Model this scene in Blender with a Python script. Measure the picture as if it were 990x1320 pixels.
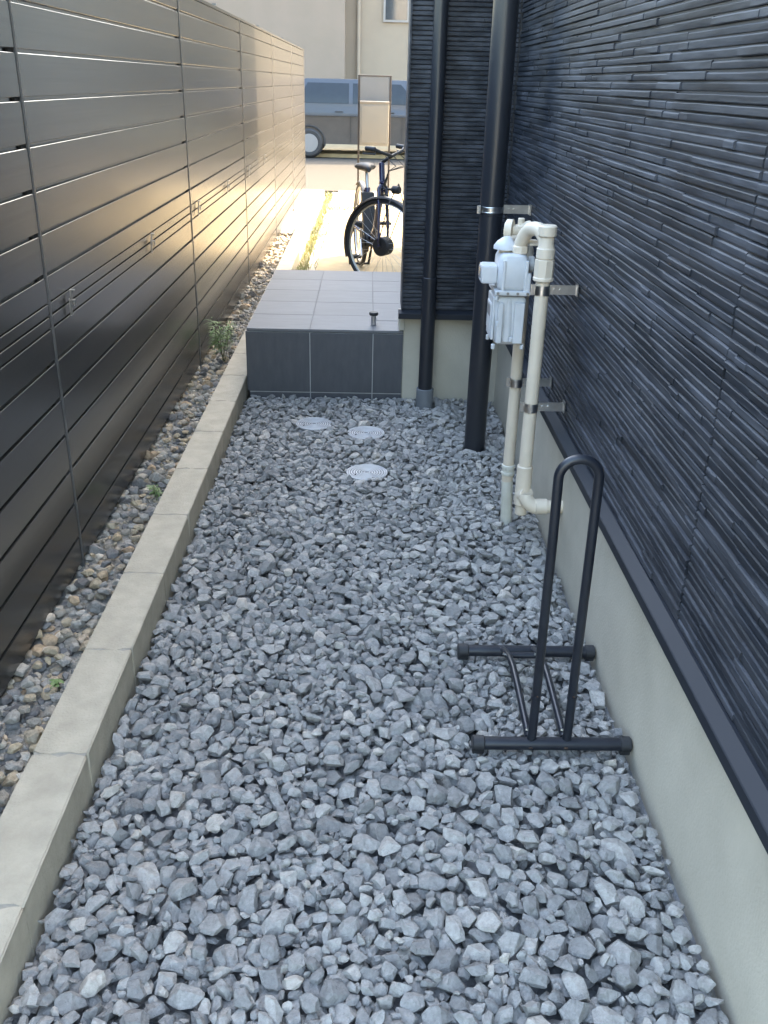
import bpy, bmesh, math, random
import numpy as np
from mathutils import Vector, Matrix, noise as mnoise

random.seed(7)
rng = np.random.default_rng(7)
scene = bpy.context.scene
for o in list(bpy.data.objects):
    bpy.data.objects.remove(o)
COL = scene.collection

# ------------------------------------------------------------------ camera
F_PX, PITCH, YAW, ROLL, CAM_Z = 1175.0, 0.440633, 0.024768, 0.025655, 1.4273
def camera_axes(p, yaw, roll):
    f = np.array([math.sin(yaw) * math.cos(p), math.cos(yaw) * math.cos(p), -math.sin(p)])
    r = np.array([math.cos(yaw), -math.sin(yaw), 0.0])
    u = np.cross(r, f)
    c, s = math.cos(roll), math.sin(roll)
    return c * r + s * u, -s * r + c * u, f
r_, u_, f_ = camera_axes(PITCH, YAW, ROLL)
cam_data = bpy.data.cameras.new('camera')
cam = bpy.data.objects.new('camera', cam_data)
COL.objects.link(cam)
cam_data.sensor_fit = 'HORIZONTAL'
cam_data.sensor_width = 36.0
cam_data.lens = 36.0 * F_PX / 990.0
cam_data.clip_start = 0.02
cam_data.clip_end = 600.0
cam.matrix_world = Matrix(((r_[0], u_[0], -f_[0], 0.0), (r_[1], u_[1], -f_[1], 0.0),
                           (r_[2], u_[2], -f_[2], CAM_Z), (0, 0, 0, 1)))
scene.camera = cam

# ------------------------------------------------------------------ light
SUN_AZ, SUN_EL = math.radians(43.0), math.radians(42.0)     # azimuth from +Y towards +X
world = bpy.data.worlds.new('World')
scene.world = world
world.use_nodes = True
wn, wl = world.node_tree.nodes, world.node_tree.links
wn.clear()
sky = wn.new('ShaderNodeTexSky')
sky.sky_type = 'NISHITA'
sky.sun_disc = False
sky.sun_elevation = SUN_EL
sky.sun_rotation = SUN_AZ
sky.air_density = 1.7
sky.dust_density = 6.0
sky.ozone_density = 1.3
bg = wn.new('ShaderNodeBackground')
bg.inputs['Strength'].default_value = 0.15
wo = wn.new('ShaderNodeOutputWorld')
wl.new(sky.outputs['Color'], bg.inputs['Color'])
wl.new(bg.outputs['Background'], wo.inputs['Surface'])
sun_data = bpy.data.lights.new('sun', 'SUN')
sun_data.energy = 2.5
sun_data.angle = math.radians(0.53)
sun_data.color = (1.0, 0.80, 0.54)
sun = bpy.data.objects.new('sun', sun_data)
COL.objects.link(sun)
to_sun = Vector((math.cos(SUN_EL) * math.sin(SUN_AZ), math.cos(SUN_EL) * math.cos(SUN_AZ), math.sin(SUN_EL)))
sun.rotation_euler = to_sun.to_track_quat('Z', 'Y').to_euler()
sun.location = to_sun * 30
scene.view_settings.view_transform = 'Standard'
scene.view_settings.look = 'None'
scene.view_settings.exposure = 3.6
scene.view_settings.gamma = 1.0
scene.view_settings.use_curve_mapping = False

# ------------------------------------------------------------------ materials
def new_mat(name):
    m = bpy.data.materials.new(name)
    m.use_nodes = True
    nt = m.node_tree
    return m, nt, nt.nodes['Principled BSDF']
def nd(nt, typ, **kw):
    n = nt.nodes.new(typ)
    for k, v in kw.items():
        if k in n.inputs.keys() if hasattr(n, 'inputs') else False:
            n.inputs[k].default_value = v
        else:
            setattr(n, k, v)
    return n
def mat(name, c1, c2=None, rough=0.6, metal=0.0, scale=8.0, stretch=(1, 1, 1), detail=6.0, bump=0.0, bump_scale=None,
        bump_dist=0.002, spec=0.5, rough_var=0.0, coat=0.0, contrast=(0.35, 0.65), obj_var=0.0):
    m, nt, b = new_mat(name)
    b.inputs['Roughness'].default_value = rough
    b.inputs['Metallic'].default_value = metal
    b.inputs['Specular IOR Level'].default_value = spec
    b.inputs['Coat Weight'].default_value = coat
    L = nt.links
    tc = nd(nt, 'ShaderNodeTexCoord')
    mp = nd(nt, 'ShaderNodeMapping')
    mp.inputs['Scale'].default_value = stretch
    L.new(tc.outputs['Object'], mp.inputs['Vector'])
    nz = nd(nt, 'ShaderNodeTexNoise')
    nz.inputs['Scale'].default_value = scale
    nz.inputs['Detail'].default_value = detail
    nz.inputs['Roughness'].default_value = 0.6
    L.new(mp.outputs['Vector'], nz.inputs['Vector'])
    c2 = c2 or tuple(x * 0.8 for x in c1)
    rp = nd(nt, 'ShaderNodeValToRGB')
    rp.color_ramp.elements[0].position = contrast[0]
    rp.color_ramp.elements[1].position = contrast[1]
    rp.color_ramp.elements[0].color = (*c2, 1)
    rp.color_ramp.elements[1].color = (*c1, 1)
    L.new(nz.outputs['Fac'], rp.inputs['Fac'])
    col = rp.outputs['Color']
    if obj_var:
        oi = nd(nt, 'ShaderNodeObjectInfo')
        mr = nd(nt, 'ShaderNodeMapRange')
        mr.inputs['To Min'].default_value = 1 - obj_var
        mr.inputs['To Max'].default_value = 1 + obj_var
        L.new(oi.outputs['Random'], mr.inputs['Value'])
        hs = nd(nt, 'ShaderNodeHueSaturation')
        L.new(mr.outputs['Result'], hs.inputs['Value'])
        L.new(col, hs.inputs['Color'])
        col = hs.outputs['Color']
    L.new(col, b.inputs['Base Color'])
    if rough_var:
        mr = nd(nt, 'ShaderNodeMapRange')
        mr.inputs['To Min'].default_value = max(0.02, rough - rough_var)
        mr.inputs['To Max'].default_value = min(1, rough + rough_var)
        L.new(nz.outputs['Fac'], mr.inputs['Value'])
        L.new(mr.outputs['Result'], b.inputs['Roughness'])
    if bump:
        n2 = nd(nt, 'ShaderNodeTexNoise')
        n2.inputs['Scale'].default_value = bump_scale or scale * 6
        n2.inputs['Detail'].default_value = 5.0
        L.new(mp.outputs['Vector'], n2.inputs['Vector'])
        bp = nd(nt, 'ShaderNodeBump')
        bp.inputs['Strength'].default_value = bump
        bp.inputs['Distance'].default_value = bump_dist
        L.new(n2.outputs['Fac'], bp.inputs['Height'])
        L.new(bp.outputs['Normal'], b.inputs['Normal'])
    return m

def stone_mat(name, stops, vein=0.25, rough=0.8, spec=0.3):
    """stone colour picked per stone from a ramp: per-face attribute 'tint' or the object's own random number"""
    m, nt, b = new_mat(name)
    L = nt.links
    b.inputs['Roughness'].default_value = rough
    b.inputs['Specular IOR Level'].default_value = spec
    at = nd(nt, 'ShaderNodeAttribute')
    at.attribute_name = 'tint'
    oi = nd(nt, 'ShaderNodeObjectInfo')
    ad = nd(nt, 'ShaderNodeMath', operation='ADD')
    L.new(at.outputs['Fac'], ad.inputs[0])
    L.new(oi.outputs['Random'], ad.inputs[1])
    fr = nd(nt, 'ShaderNodeMath', operation='FRACT')
    L.new(ad.outputs[0], fr.inputs[0])
    rp = nd(nt, 'ShaderNodeValToRGB')
    el = rp.color_ramp.elements
    while len(el) > 1:
        el.remove(el[-1])
    el[0].position, el[0].color = stops[0][0], (*stops[0][1], 1)
    for p, c in stops[1:]:
        e = el.new(p)
        e.color = (*c, 1)
    L.new(fr.outputs[0], rp.inputs['Fac'])
    tc = nd(nt, 'ShaderNodeNewGeometry')
    nz = nd(nt, 'ShaderNodeTexNoise')
    nz.inputs['Scale'].default_value = 70.0
    nz.inputs['Detail'].default_value = 7.0
    nz.inputs['Roughness'].default_value = 0.7
    L.new(tc.outputs['Position'], nz.inputs['Vector'])
    mr = nd(nt, 'ShaderNodeMapRange')
    mr.inputs['From Min'].default_value = 0.3
    mr.inputs['From Max'].default_value = 0.7
    mr.inputs['To Min'].default_value = 1 - vein
    mr.inputs['To Max'].default_value = 1 + vein
    L.new(nz.outputs['Fac'], mr.inputs['Value'])
    hs = nd(nt, 'ShaderNodeHueSaturation')
    L.new(mr.outputs['Result'], hs.inputs['Value'])
    L.new(rp.outputs['Color'], hs.inputs['Color'])
    L.new(hs.outputs['Color'], b.inputs['Base Color'])
    prev = None
    for sc, stg, dist in ((85.0, .75, .010), (330.0, .6, .0035)):
        n2 = nd(nt, 'ShaderNodeTexNoise')
        n2.inputs['Scale'].default_value = sc
        n2.inputs['Detail'].default_value = 5.0
        n2.inputs['Roughness'].default_value = 0.6
        L.new(tc.outputs['Position'], n2.inputs['Vector'])
        bp = nd(nt, 'ShaderNodeBump')
        bp.inputs['Strength'].default_value = stg
        bp.inputs['Distance'].default_value = dist
        L.new(n2.outputs['Fac'], bp.inputs['Height'])
        if prev: L.new(prev.outputs['Normal'], bp.inputs['Normal'])
        prev = bp
    L.new(bp.outputs['Normal'], b.inputs['Normal'])
    return m

M = {}
M['gravel'] = stone_mat('crushed_grey_stone', [(0.0, (.195, .192, .184)), (.25, (.24, .235, .225)), (.5, (.285, .277, .262)),
                        (.8, (.33, .319, .298)), (.95, (.375, .358, .328)), (.99, (.43, .395, .345))])
M['soil_stone'] = stone_mat('mixed_soil_stone', [(0.0, (.15, .145, .14)), (.22, (.25, .24, .225)), (.42, (.44, .41, .355)), (.60, (.32, .285, .23)),
                            (.80, (.52, .42, .28)), (.88, (.42, .30, .19)), (1.0, (.60, .55, .46))], vein=.3)
M['gravel_base'] = mat('gravel_dust', (.22, .225, .23), (.15, .155, .16), rough=.95, scale=60, bump=.6, bump_scale=150, bump_dist=.006)
M['soil'] = mat('gritty_soil', (.36, .335, .29), (.20, .19, .17), rough=.95, scale=70, detail=8, bump=.9, bump_scale=180, bump_dist=.008)
M['ground'] = mat('ground', (.25, .24, .21), (.18, .17, .15), rough=.95, scale=3)
M['asphalt'] = mat('worn_asphalt', (.060, .056, .050), (.048, .045, .040), rough=.95, scale=40, bump=.5, bump_scale=300, bump_dist=.003, spec=.1)
M['paving'] = mat('pale_concrete', (.33, .275, .175), (.25, .205, .13), rough=.85, scale=5, detail=8, bump=.3, bump_scale=120, bump_dist=.002, obj_var=.06, spec=.2)
M['concrete'] = mat('kerb_concrete', (.47, .42, .325), (.36, .32, .245), rough=.9, scale=16, detail=12, bump=.7, bump_scale=160, bump_dist=.003, contrast=(.28, .68), obj_var=.02)
M['mortar'] = mat('mortar', (.36, .34, .285), (.27, .255, .215), rough=.95, scale=30, bump=.6, bump_scale=120)
M['plinth'] = mat('plinth_render', (.49, .45, .365), (.39, .355, .285), rough=.85, scale=3.2, detail=12, bump=.5, bump_scale=140, bump_dist=.0025, contrast=(.3, .66))
M['siding'] = mat('slate_siding', (.070, .074, .087), (.009, .012, .018), rough=.57, spec=.38, scale=11, stretch=(1, .25, 2.2), detail=8, bump=.3, bump_scale=70, bump_dist=.003, rough_var=.12, contrast=(.42, .80), obj_var=.25)
M['siding_back'] = mat('siding_groove', (.022, .024, .030), (.016, .017, .022), rough=.6, scale=20)
M['trim'] = mat('dark_metal_trim', (.015, .018, .025), (.012, .015, .021), rough=.55, spec=.3, scale=4, stretch=(1, .1, 1))
M['fence'] = mat('bronze_aluminium', (.046, .042, .038), (.040, .037, .033), rough=.25, scale=14, stretch=(1, .05, 6), detail=4, bump=.06, bump_scale=60, bump_dist=.0006, rough_var=.05, spec=.85)
M['fence_back'] = mat('fence_groove', (.012, .012, .012), rough=.7)
M['fence_edge'] = mat('fence_joint_strip', (.10, .10, .10), rough=.35)
M['dull_hook'] = mat('dull_steel', (.30, .30, .30), (.22, .22, .22), rough=.45, metal=1.0, scale=60)
M['hook'] = mat('stainless', (.62, .62, .62), (.5, .5, .5), rough=.28, metal=1.0, scale=30)
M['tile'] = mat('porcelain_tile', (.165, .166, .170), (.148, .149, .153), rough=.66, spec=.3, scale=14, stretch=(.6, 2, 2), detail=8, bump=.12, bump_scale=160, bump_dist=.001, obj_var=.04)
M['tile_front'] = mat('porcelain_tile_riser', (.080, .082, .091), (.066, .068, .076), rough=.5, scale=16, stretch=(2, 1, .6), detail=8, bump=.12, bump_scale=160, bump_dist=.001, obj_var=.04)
M['grout'] = mat('grout', (.15, .15, .15), (.12, .12, .12), rough=.95, scale=30)  # same grout as the riser, darkened to paint the shade of recessed top joints
M['black_pipe'] = mat('black_vinyl_pipe', (.022, .024, .030), (.017, .019, .024), rough=.33, scale=3, stretch=(1, 1, .4), rough_var=.06)
M['grey_socket'] = mat('grey_pvc', (.17, .18, .19), (.14, .15, .16), rough=.5, scale=20)
M['cream'] = mat('cream_coated_pipe', (.64, .555, .44), (.58, .495, .38), rough=.42, scale=9, detail=6, rough_var=.08, contrast=(.3, .6))
M['pale_sleeve'] = mat('pale_sleeve', (.60, .585, .51), (.52, .50, .42), rough=.4, scale=15)
M['meter'] = mat('meter_grey_white', (.55, .56, .57), (.47, .48, .485), rough=.38, scale=9, detail=8)
M['gasket'] = mat('gasket', (.10, .10, .105), rough=.7)
M['porch_render'] = mat('porch_render', (.52, .50, .45), (.48, .46, .41), rough=.85, scale=3, bump=.2, bump_scale=80)
M['meter_window'] = mat('meter_window', (.16, .17, .18), rough=.12)
M['black_rubber'] = mat('black_rubber', (.018, .019, .022), (.013, .014, .016), rough=.6, scale=20)
M['rack'] = mat('black_powder_coat', (.014, .017, .024), (.010, .012, .018), rough=.36, scale=25, rough_var=.08, bump=.05, bump_scale=300)
M['rust'] = mat('weld_rust', (.07, .04, .025), (.03, .02, .015), rough=.85, scale=90)
M['cover'] = mat('grey_lid_plastic', (.46, .46, .46), (.40, .40, .40), rough=.5, scale=40)
M['cover_groove'] = mat('lid_groove', (.20, .20, .20), (.17, .17, .17), rough=.8, scale=40)
M['leaf'] = mat('weed_leaf', (.19, .28, .09), (.12, .20, .06), rough=.6, scale=30)
M['leaf_dry'] = mat('dry_grass', (.26, .24, .08), (.14, .17, .05), rough=.7, scale=25)
M['stem'] = mat('weed_stem', (.10, .11, .05), rough=.7)
M['bike_blue'] = mat('navy_paint', (.018, .018, .065), (.015, .015, .055), rough=.25, coat=.5)
M['bike_silver'] = mat('alloy', (.55, .55, .55), rough=.3, metal=1.0)
M['post_panel'] = mat('grey_metal_panel', (.20, .20, .205), (.18, .18, .185), rough=.4, scale=4, metal=.2)
M['post_box'] = mat('beige_box', (.25, .232, .20), (.235, .218, .188), rough=.5, scale=3)
M['post_frame'] = mat('brown_frame', (.055, .045, .040), rough=.45)
M['beige_wall'] = mat('beige_render', (.24, .21, .17), (.22, .19, .155), rough=.85, scale=2, bump=.2, bump_scale=60)
M['white_wall'] = mat('pale_render', (.235, .20, .155), (.22, .185, .145), rough=.85, scale=2)
M['pink_wall'] = mat('rose_beige_render', (.20, .165, .135), (.185, .155, .125), rough=.85, scale=2)
M['glass'] = mat('window_glass', (.05, .06, .07), rough=.05, spec=.8)
M['car_paint'] = mat('slate_blue_paint', (.026, .035, .050), (.024, .032, .046), rough=.45, coat=.15, scale=3)
M['car_dark'] = mat('car_lower_cladding', (.045, .038, .033), rough=.6)  # shadow on the car's lower half, put into the body colour
M['car_glass'] = mat('car_glass', (.012, .016, .02), rough=.12, spec=.4)
M['roof'] = mat('roof_slate', (.05, .05, .055), rough=.6)
M['door'] = mat('entrance_door', (.10, .07, .05), (.07, .05, .035), rough=.5, scale=6, stretch=(4, 4, .5))

# ------------------------------------------------------------------ mesh helpers
class MB:
    def __init__(s):
        s.v, s.f, s.wn = [], [], False
    def add(s, vs, fs):
        n = len(s.v)
        s.v.extend(tuple(map(float, p)) for p in vs)
        s.f.extend(tuple(i + n for i in f) for f in fs)
        return s
    def box(s, x0, x1, y0, y1, z0, z1):
        return s.add([(x0, y0, z0), (x1, y0, z0), (x1, y1, z0), (x0, y1, z0), (x0, y0, z1), (x1, y0, z1), (x1, y1, z1), (x0, y1, z1)],
                     [(0, 3, 2, 1), (4, 5, 6, 7), (0, 1, 5, 4), (1, 2, 6, 5), (2, 3, 7, 6), (3, 0, 4, 7)])
    def cbox(s, x0, x1, y0, y1, z0, z1, b=0.003):
        """box with chamfered edges"""
        s.wn = True
        bm = bmesh.new()
        bmesh.ops.create_cube(bm, size=1.0)
        for v in bm.verts:
            v.co = Vector(((x0 + x1) / 2 + v.co.x * (x1 - x0), (y0 + y1) / 2 + v.co.y * (y1 - y0), (z0 + z1) / 2 + v.co.z * (z1 - z0)))
        bmesh.ops.bevel(bm, geom=list(bm.edges), offset=b, segments=2, affect='EDGES', profile=.5)
        s.bm(bm)
        return s
    def bm(s, bm):
        bm.verts.index_update()
        s.add([v.co[:] for v in bm.verts], [tuple(v.index for v in f.verts) for f in bm.faces])
        bm.free()
    def tube(s, path, r, seg=14, cap=True):
        """swept tube along a list of points; r number or list"""
        P = [Vector(p) for p in path]
        rs = r if isinstance(r, (list, tuple)) else [r] * len(P)
        n = len(P)
        T = []
        for i in range(n):
            a, b = P[max(i - 1, 0)], P[min(i + 1, n - 1)]
            t = (b - a)
            T.append(t.normalized() if t.length > 1e-9 else (T[-1] if T else Vector((0, 0, 1))))
        ref = Vector((0, 0, 1)) if abs(T[0].z) < .9 else Vector((1, 0, 0))
        u = (ref - T[0] * ref.dot(T[0])).normalized()
        vs, fs = [], []
        for i in range(n):
            u = (u - T[i] * u.dot(T[i])).normalized()
            w = T[i].cross(u)
            for k in range(seg):
                a = 2 * math.pi * k / seg
                vs.append(P[i] + (u * math.cos(a) + w * math.sin(a)) * rs[i])
        for i in range(n - 1):
            for k in range(seg):
                k2 = (k + 1) % seg
                fs.append((i * seg + k, i * seg + k2, (i + 1) * seg + k2, (i + 1) * seg + k))
        if cap:
            fs.append(tuple(reversed(range(seg))))
            fs.append(tuple((n - 1) * seg + k for k in range(seg)))
        return s.add(vs, fs)
    def rod(s, a, b, r, seg=14, bev=0.0):
        a, b = Vector(a), Vector(b)
        if bev:
            d = (b - a).normalized()
            return s.tube([a, a + d * bev * .01, a + d * bev, b - d * bev, b - d * bev * .01, b],
                          [r - bev, r - bev, r, r, r - bev, r - bev], seg)
        return s.tube([a, b], r, seg)
    def torus(s, c, ax, R, r, seg=40, rs=8, a0=0, a1=2 * math.pi, squash=1.0):
        c, ax = Vector(c), Vector(ax).normalized()
        ref = Vector((0, 0, 1)) if abs(ax.z) < .9 else Vector((1, 0, 0))
        u = (ref - ax * ref.dot(ax)).normalized()
        w = ax.cross(u)
        full = abs(a1 - a0 - 2 * math.pi) < 1e-6
        n = seg if full else seg + 1
        vs, fs = [], []
        for i in range(n):
            a = a0 + (a1 - a0) * i / seg
            d = u * math.cos(a) + w * math.sin(a)
            for k in range(rs):
                b = 2 * math.pi * k / rs
                vs.append(c + d * (R + r * squash * math.cos(b)) + ax * r * math.sin(b))
        for i in range(seg):
            j = (i + 1) % n
            for k in range(rs):
                k2 = (k + 1) % rs
                fs.append((i * rs + k, j * rs + k, j * rs + k2, i * rs + k2))
        return s.add(vs, fs)
    def extrude(s, poly, axis, a, b):
        """polygon of (p,q) extruded along axis x / y / z from a to b"""
        def pt(p, q, t):
            return (t, p, q) if axis == 'x' else ((p, t, q) if axis == 'y' else (p, q, t))
        n = len(poly)
        vs = [pt(p, q, a) for p, q in poly] + [pt(p, q, b) for p, q in poly]
        fs = [tuple(range(n)), tuple(reversed(range(n, 2 * n)))]
        for i in range(n):
            j = (i + 1) % n
            fs.append((j, i, n + i, n + j))
        return s.add(vs, fs)
    def mesh(s, name, off=(0, 0, 0), sharp=35, recalc=True):
        me = bpy.data.meshes.new(name)
        o = Vector(off)
        me.from_pydata([tuple(Vector(p) - o) for p in s.v], [], s.f)
        if recalc:
            b = bmesh.new()
            b.from_mesh(me)
            bmesh.ops.recalc_face_normals(b, faces=b.faces)
            b.to_mesh(me)
            b.free()
        me.polygons.foreach_set('use_smooth', [True] * len(me.polygons))
        me.set_sharp_from_angle(angle=math.radians(sharp))
        return me
    def build(s, name, material, parent=None, sharp=35, recalc=True):
        off = (0, 0, 0)
        if parent is not None:
            p = parent
            while p.parent:
                p = p.parent
            off = p.location
        me = s.mesh(name, off, sharp, recalc)
        o = link(name, me, material, parent)
        if s.wn:
            md = o.modifiers.new('weighted_normal', 'WEIGHTED_NORMAL')
            md.keep_sharp = True
        return o
def link(name, me, material, parent=None):
    if material is not None and not me.materials:
        me.materials.append(M[material] if isinstance(material, str) else material)
    o = bpy.data.objects.new(name, me)
    COL.objects.link(o)
    if parent is not None:
        o.parent = parent
    return o
def thing(name, label, cat, loc=(0, 0, 0), group=None):
    o = bpy.data.objects.new(name, None)
    o.empty_display_size = .05
    COL.objects.link(o)
    o.location = loc
    tag(o, label, cat, group)
    return o
def tag(o, label, cat, group=None):
    o['label'] = label
    o['category'] = cat
    if group:
        o['group'] = group
    return o
def structure(o):
    o['kind'] = 'structure'
    return o
def arc(c, u, w, R, a0, a1, n=10):
    c, u, w = Vector(c), Vector(u), Vector(w)
    return [c + u * (R * math.cos(a0 + (a1 - a0) * i / n)) + w * (R * math.sin(a0 + (a1 - a0) * i / n)) for i in range(n + 1)]

# ------------------------------------------------------------------ setting: ground, road, driveway
structure(MB().box(-200, 200, -60, 300, -.35, -.10).build('ground', 'ground'))
structure(MB().box(-60, 60, 14.0, 20.4, -.098, -.022).build('road', 'asphalt'))
drive = structure(MB().box(-.52, 6, 5.86, 13.9, -.09, -.030).build('driveway', 'mortar'))
for i in range(9):                                            # driveway slabs
    for j in range(6):
        x0, y0 = -.50 + j * 1.0, 5.86 + i * .9
        if x0 > .9 and y0 < 9.7: continue
        y1 = min(y0 + .885, 13.88)
        MB().cbox(x0 + .008 + (.06 if j == 0 else 0), x0 + .985, y0 + .008, y1, -.06, random.uniform(-.003, .003), .004).build('slab', 'paving', drive)
yard = structure(MB().box(-8, -.7, -2.5, 13.7, -.099, .012).build('neighbour_yard', 'soil'))
far_pave = structure(MB().box(-60, 60, 20.4, 40, -.097, .05).build('far_pavement', 'paving'))

# ------------------------------------------------------------------ house: walls
XP, XS = .642, .633           # plinth face, siding back plane (main wall)
YP, YS = 4.345, 4.302         # the same on the wing wall
ZT = .425                     # lower edge of the drip trim
house = thing('house', 'dark slate sided house with pale render plinth along the gravel strip', 'house', (0, 0, 0))
H = 6.0
HY = .15                      # rear corner of the house
MB().box(XP, 3.0, HY, YP + .2, -.1, ZT + .03).build('plinth', 'plinth', house)
MB().box(.180, XP, YP, YP + .2, -.1, ZT + .03).build('plinth', 'plinth', house)
MB().box(XS, 3.0, HY, YS + .2, ZT + .032, H).build('wall', 'siding_back', house)
MB().box(.168, XS, YS, YS + .16, ZT + .032, H).build('wall', 'siding_back', house)
MB().box(.93, 3.0, YS + .2, 9.71, -.1, H).build('porch_wall', 'porch_render', house)  # out of view; pale colour invented to lighten the fence's reflection and add bounce
MB().box(.12, 3.3, HY - .2, 9.85, H, H + .12).build('roof', 'roof', house)
# entrance door in the porch recess, hidden from here by the wing wall
dr = MB().cbox(.895, .932, 4.75, 5.65, .36, 2.45, .004).build('door', 'door', house)
MB().cbox(.85, .875, 4.83, 4.86, 1.0, 1.7, .006).box(.874, .896, 4.835, 4.855, 1.05, 1.08).box(.874, .896, 4.835, 4.855, 1.62, 1.65).build('handle', 'hook', dr)
# drip trims: sloped sill with a lip
def trim_profile(face, d):      # (outwards, z) measured from the back plane
    return [(0, ZT + .034), (.008, ZT + .034), (.034, ZT + .022), (.036, ZT + .020), (.036, ZT - .004), (.030, ZT - .006), (0, ZT - .006)]
MB().extrude([(XS - a, z) for a, z in trim_profile(0, 0)], 'y', HY, YS - .001).build('drip_trim', 'trim', house, sharp=20)
MB().extrude([(YS - a, z) for a, z in trim_profile(0, 0)], 'x', .150, XS + .01).build('drip_trim', 'trim', house, sharp=20)
MB().box(.163, .171, YS - .02, YS + .165, ZT + .034, H - .01).build('corner_trim', 'siding', house)
MB().cbox(.155, .182, YS + .02, YS + .165, .352, .425, .003).build('corner_cap', 'plinth', house)

# slate strips of the siding: every strip is a hewn bar with a chamfered top edge
PITCH_Z = .0182
def strip_mesh(mb, y0, y1, z0, d, hgt, conv):
    """conv(o, y, z) -> point ; o is outwards from the back plane"""
    n = max(2, min(4, int((y1 - y0) / .07) + 1))
    vs, fs = [], []
    dj = [d + random.uniform(-.0005, .0005) for _ in range(n + 1)]
    tj = [random.uniform(-.0006, .0004) for _ in range(n + 1)]
    ch = random.uniform(.0010, .0026)
    for i in range(n + 1):
        y = y0 + (y1 - y0) * i / n
        e = dj[i]
        zt = z0 + hgt + tj[i]
        vs += [conv(-.001, y, z0), conv(e * .8, y, z0 + .0004), conv(e, y, z0 + .0022), conv(e, y, zt - ch), conv(e - ch * .8, y, zt), conv(-.001, y, zt + .0012)]
    for i in range(n):
        for k in range(5):
            a = i * 6 + k
            fs.append((a, a + 1, a + 7, a + 6))
    fs.append((0, 1, 2, 3, 4, 5))
    fs.append(tuple(n * 6 + k for k in (5, 4, 3, 2, 1, 0)))
    return mb.add(vs, fs)
conv_main = lambda o, y, z: (XS - o, y, z)
conv_wing = lambda o, x, z: (x, YS - o, z)
strips = []
SEAMS = [HY, 1.545, YS - .004]
for k in range(int((2.55 - ZT) / PITCH_Z)):
    z0 = ZT + .0365 + k * PITCH_Z
    for a, b in zip(SEAMS[:-1], SEAMS[1:]):
        y = a + .0025
        while y < b - .003:
            l = random.choice([.06, .12, .17, .22, .30, .38, .48]) * random.uniform(.8, 1.2)
            y1 = min(y + l, b - .0025)
            if b - .0025 - y1 < .03: y1 = b - .0025
            d = random.choice([.0022, .003, .004, .004, .005, .006, .0075])
            hgt = PITCH_Z * random.choice([.76, .80, .82, .70])
            strips.append((y, y1 - .0008, z0, d, hgt))
            y = y1
seen = []
for s in strips:
    yc, zc = (s[0] + s[1]) / 2, s[2]
    if yc > .85 and zc < 1.95:
        dist = math.hypot(yc, .6)
        seen.append(((s[1] - s[0]) / dist ** 2.6, s))
seen.sort(key=lambda t: -t[0])
single = set(id(t[1]) for t in seen[:300])
rest = MB()
for s in strips:
    if id(s) in single:
        mb = MB()
        strip_mesh(mb, *s, conv_main)
        mb.build('slate_strip', 'siding', house, sharp=25)
    else:
        strip_mesh(rest, *s, conv_main)
for k in range(int((2.55 - ZT) / PITCH_Z)):
    z0 = ZT + .0365 + k * PITCH_Z
    x = .171
    while x < XS - .012:
        x1 = min(x + random.choice([.08, .15, .25, .3]), XS - .012)
        if XS - .012 - x1 < .03: x1 = XS - .012
        strip_mesh(rest, x, x1 - .0008, z0, random.choice([.006, .007, .0075, .009]), PITCH_Z * .84, conv_wing)
        x = x1
ro = rest.build('slate_strips', 'siding', house, sharp=25)
ro['kind'] = 'stuff'

# ------------------------------------------------------------------ tiled porch step
ZS = .345
step = thing('tiled_step', 'grey tiled porch step rising at the far end of the gravel', 'step', (-.2, 4.345, 0))
MB().box(-.572, .178, YP + .003, 5.845, -.08, ZS - .0016).build('core', 'grout', step)
MB().box(.178, .925, YP + .205, 5.845, -.08, ZS - .006).build('core', 'grout', step)
g = .0021
M['grout_light'] = mat('riser_grout', (.42, .41, .39), (.36, .35, .335), rough=.95, scale=30)
MB().box(-.571, .177, YP - .0045, YP + .0025, -.08, ZS - .0175).build('riser_grout', 'grout_light', step)
xs = [-.577, -.272, .033, .335, .635, .925]
for i in range(5):
    for j in range(5):
        if j >= 2 and i == 0:
            if j > 2: continue
            x1 = .178
        else:
            x1 = xs[j + 1]
        y0 = YP - .008 + i * .302
        if j > 2 and i == 0: continue
        ya = y0 if not (j == 2 and i == 0) else y0
        yb = y0 + .302
        if j >= 2 and i == 0: yb = y0 + .2
        if j >= 2 and i == 1: ya = YP + .2
        MB().cbox(xs[j] + g, x1 - g, ya + g, yb - g, ZS - .012, ZS + random.uniform(-.0002, .0002), .0005).build('tile', 'tile', step)
for j, (xa, xb) in enumerate([(-.574, -.272), (-.272, .033), (.033, .178)]):
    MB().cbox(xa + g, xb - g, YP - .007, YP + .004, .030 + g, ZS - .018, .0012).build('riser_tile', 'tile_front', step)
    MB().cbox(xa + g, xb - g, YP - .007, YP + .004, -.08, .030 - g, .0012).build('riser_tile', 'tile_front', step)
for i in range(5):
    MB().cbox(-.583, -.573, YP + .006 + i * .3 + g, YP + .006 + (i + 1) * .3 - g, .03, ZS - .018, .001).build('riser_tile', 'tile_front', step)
# small metal peg on the step
peg = thing('door_stop', 'small steel peg with black cap standing on the tiled step', 'door stop', (.035, 4.45, ZS))
MB().rod((.035, 4.45, ZS + .0005), (.035, 4.45, ZS + .048), .0135, 20, .001).build('post', 'hook', peg)
MB().rod((.035, 4.45, ZS + .048), (.035, 4.45, ZS + .064), .0225, 24, .003).build('cap', 'black_rubber', peg)

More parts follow.
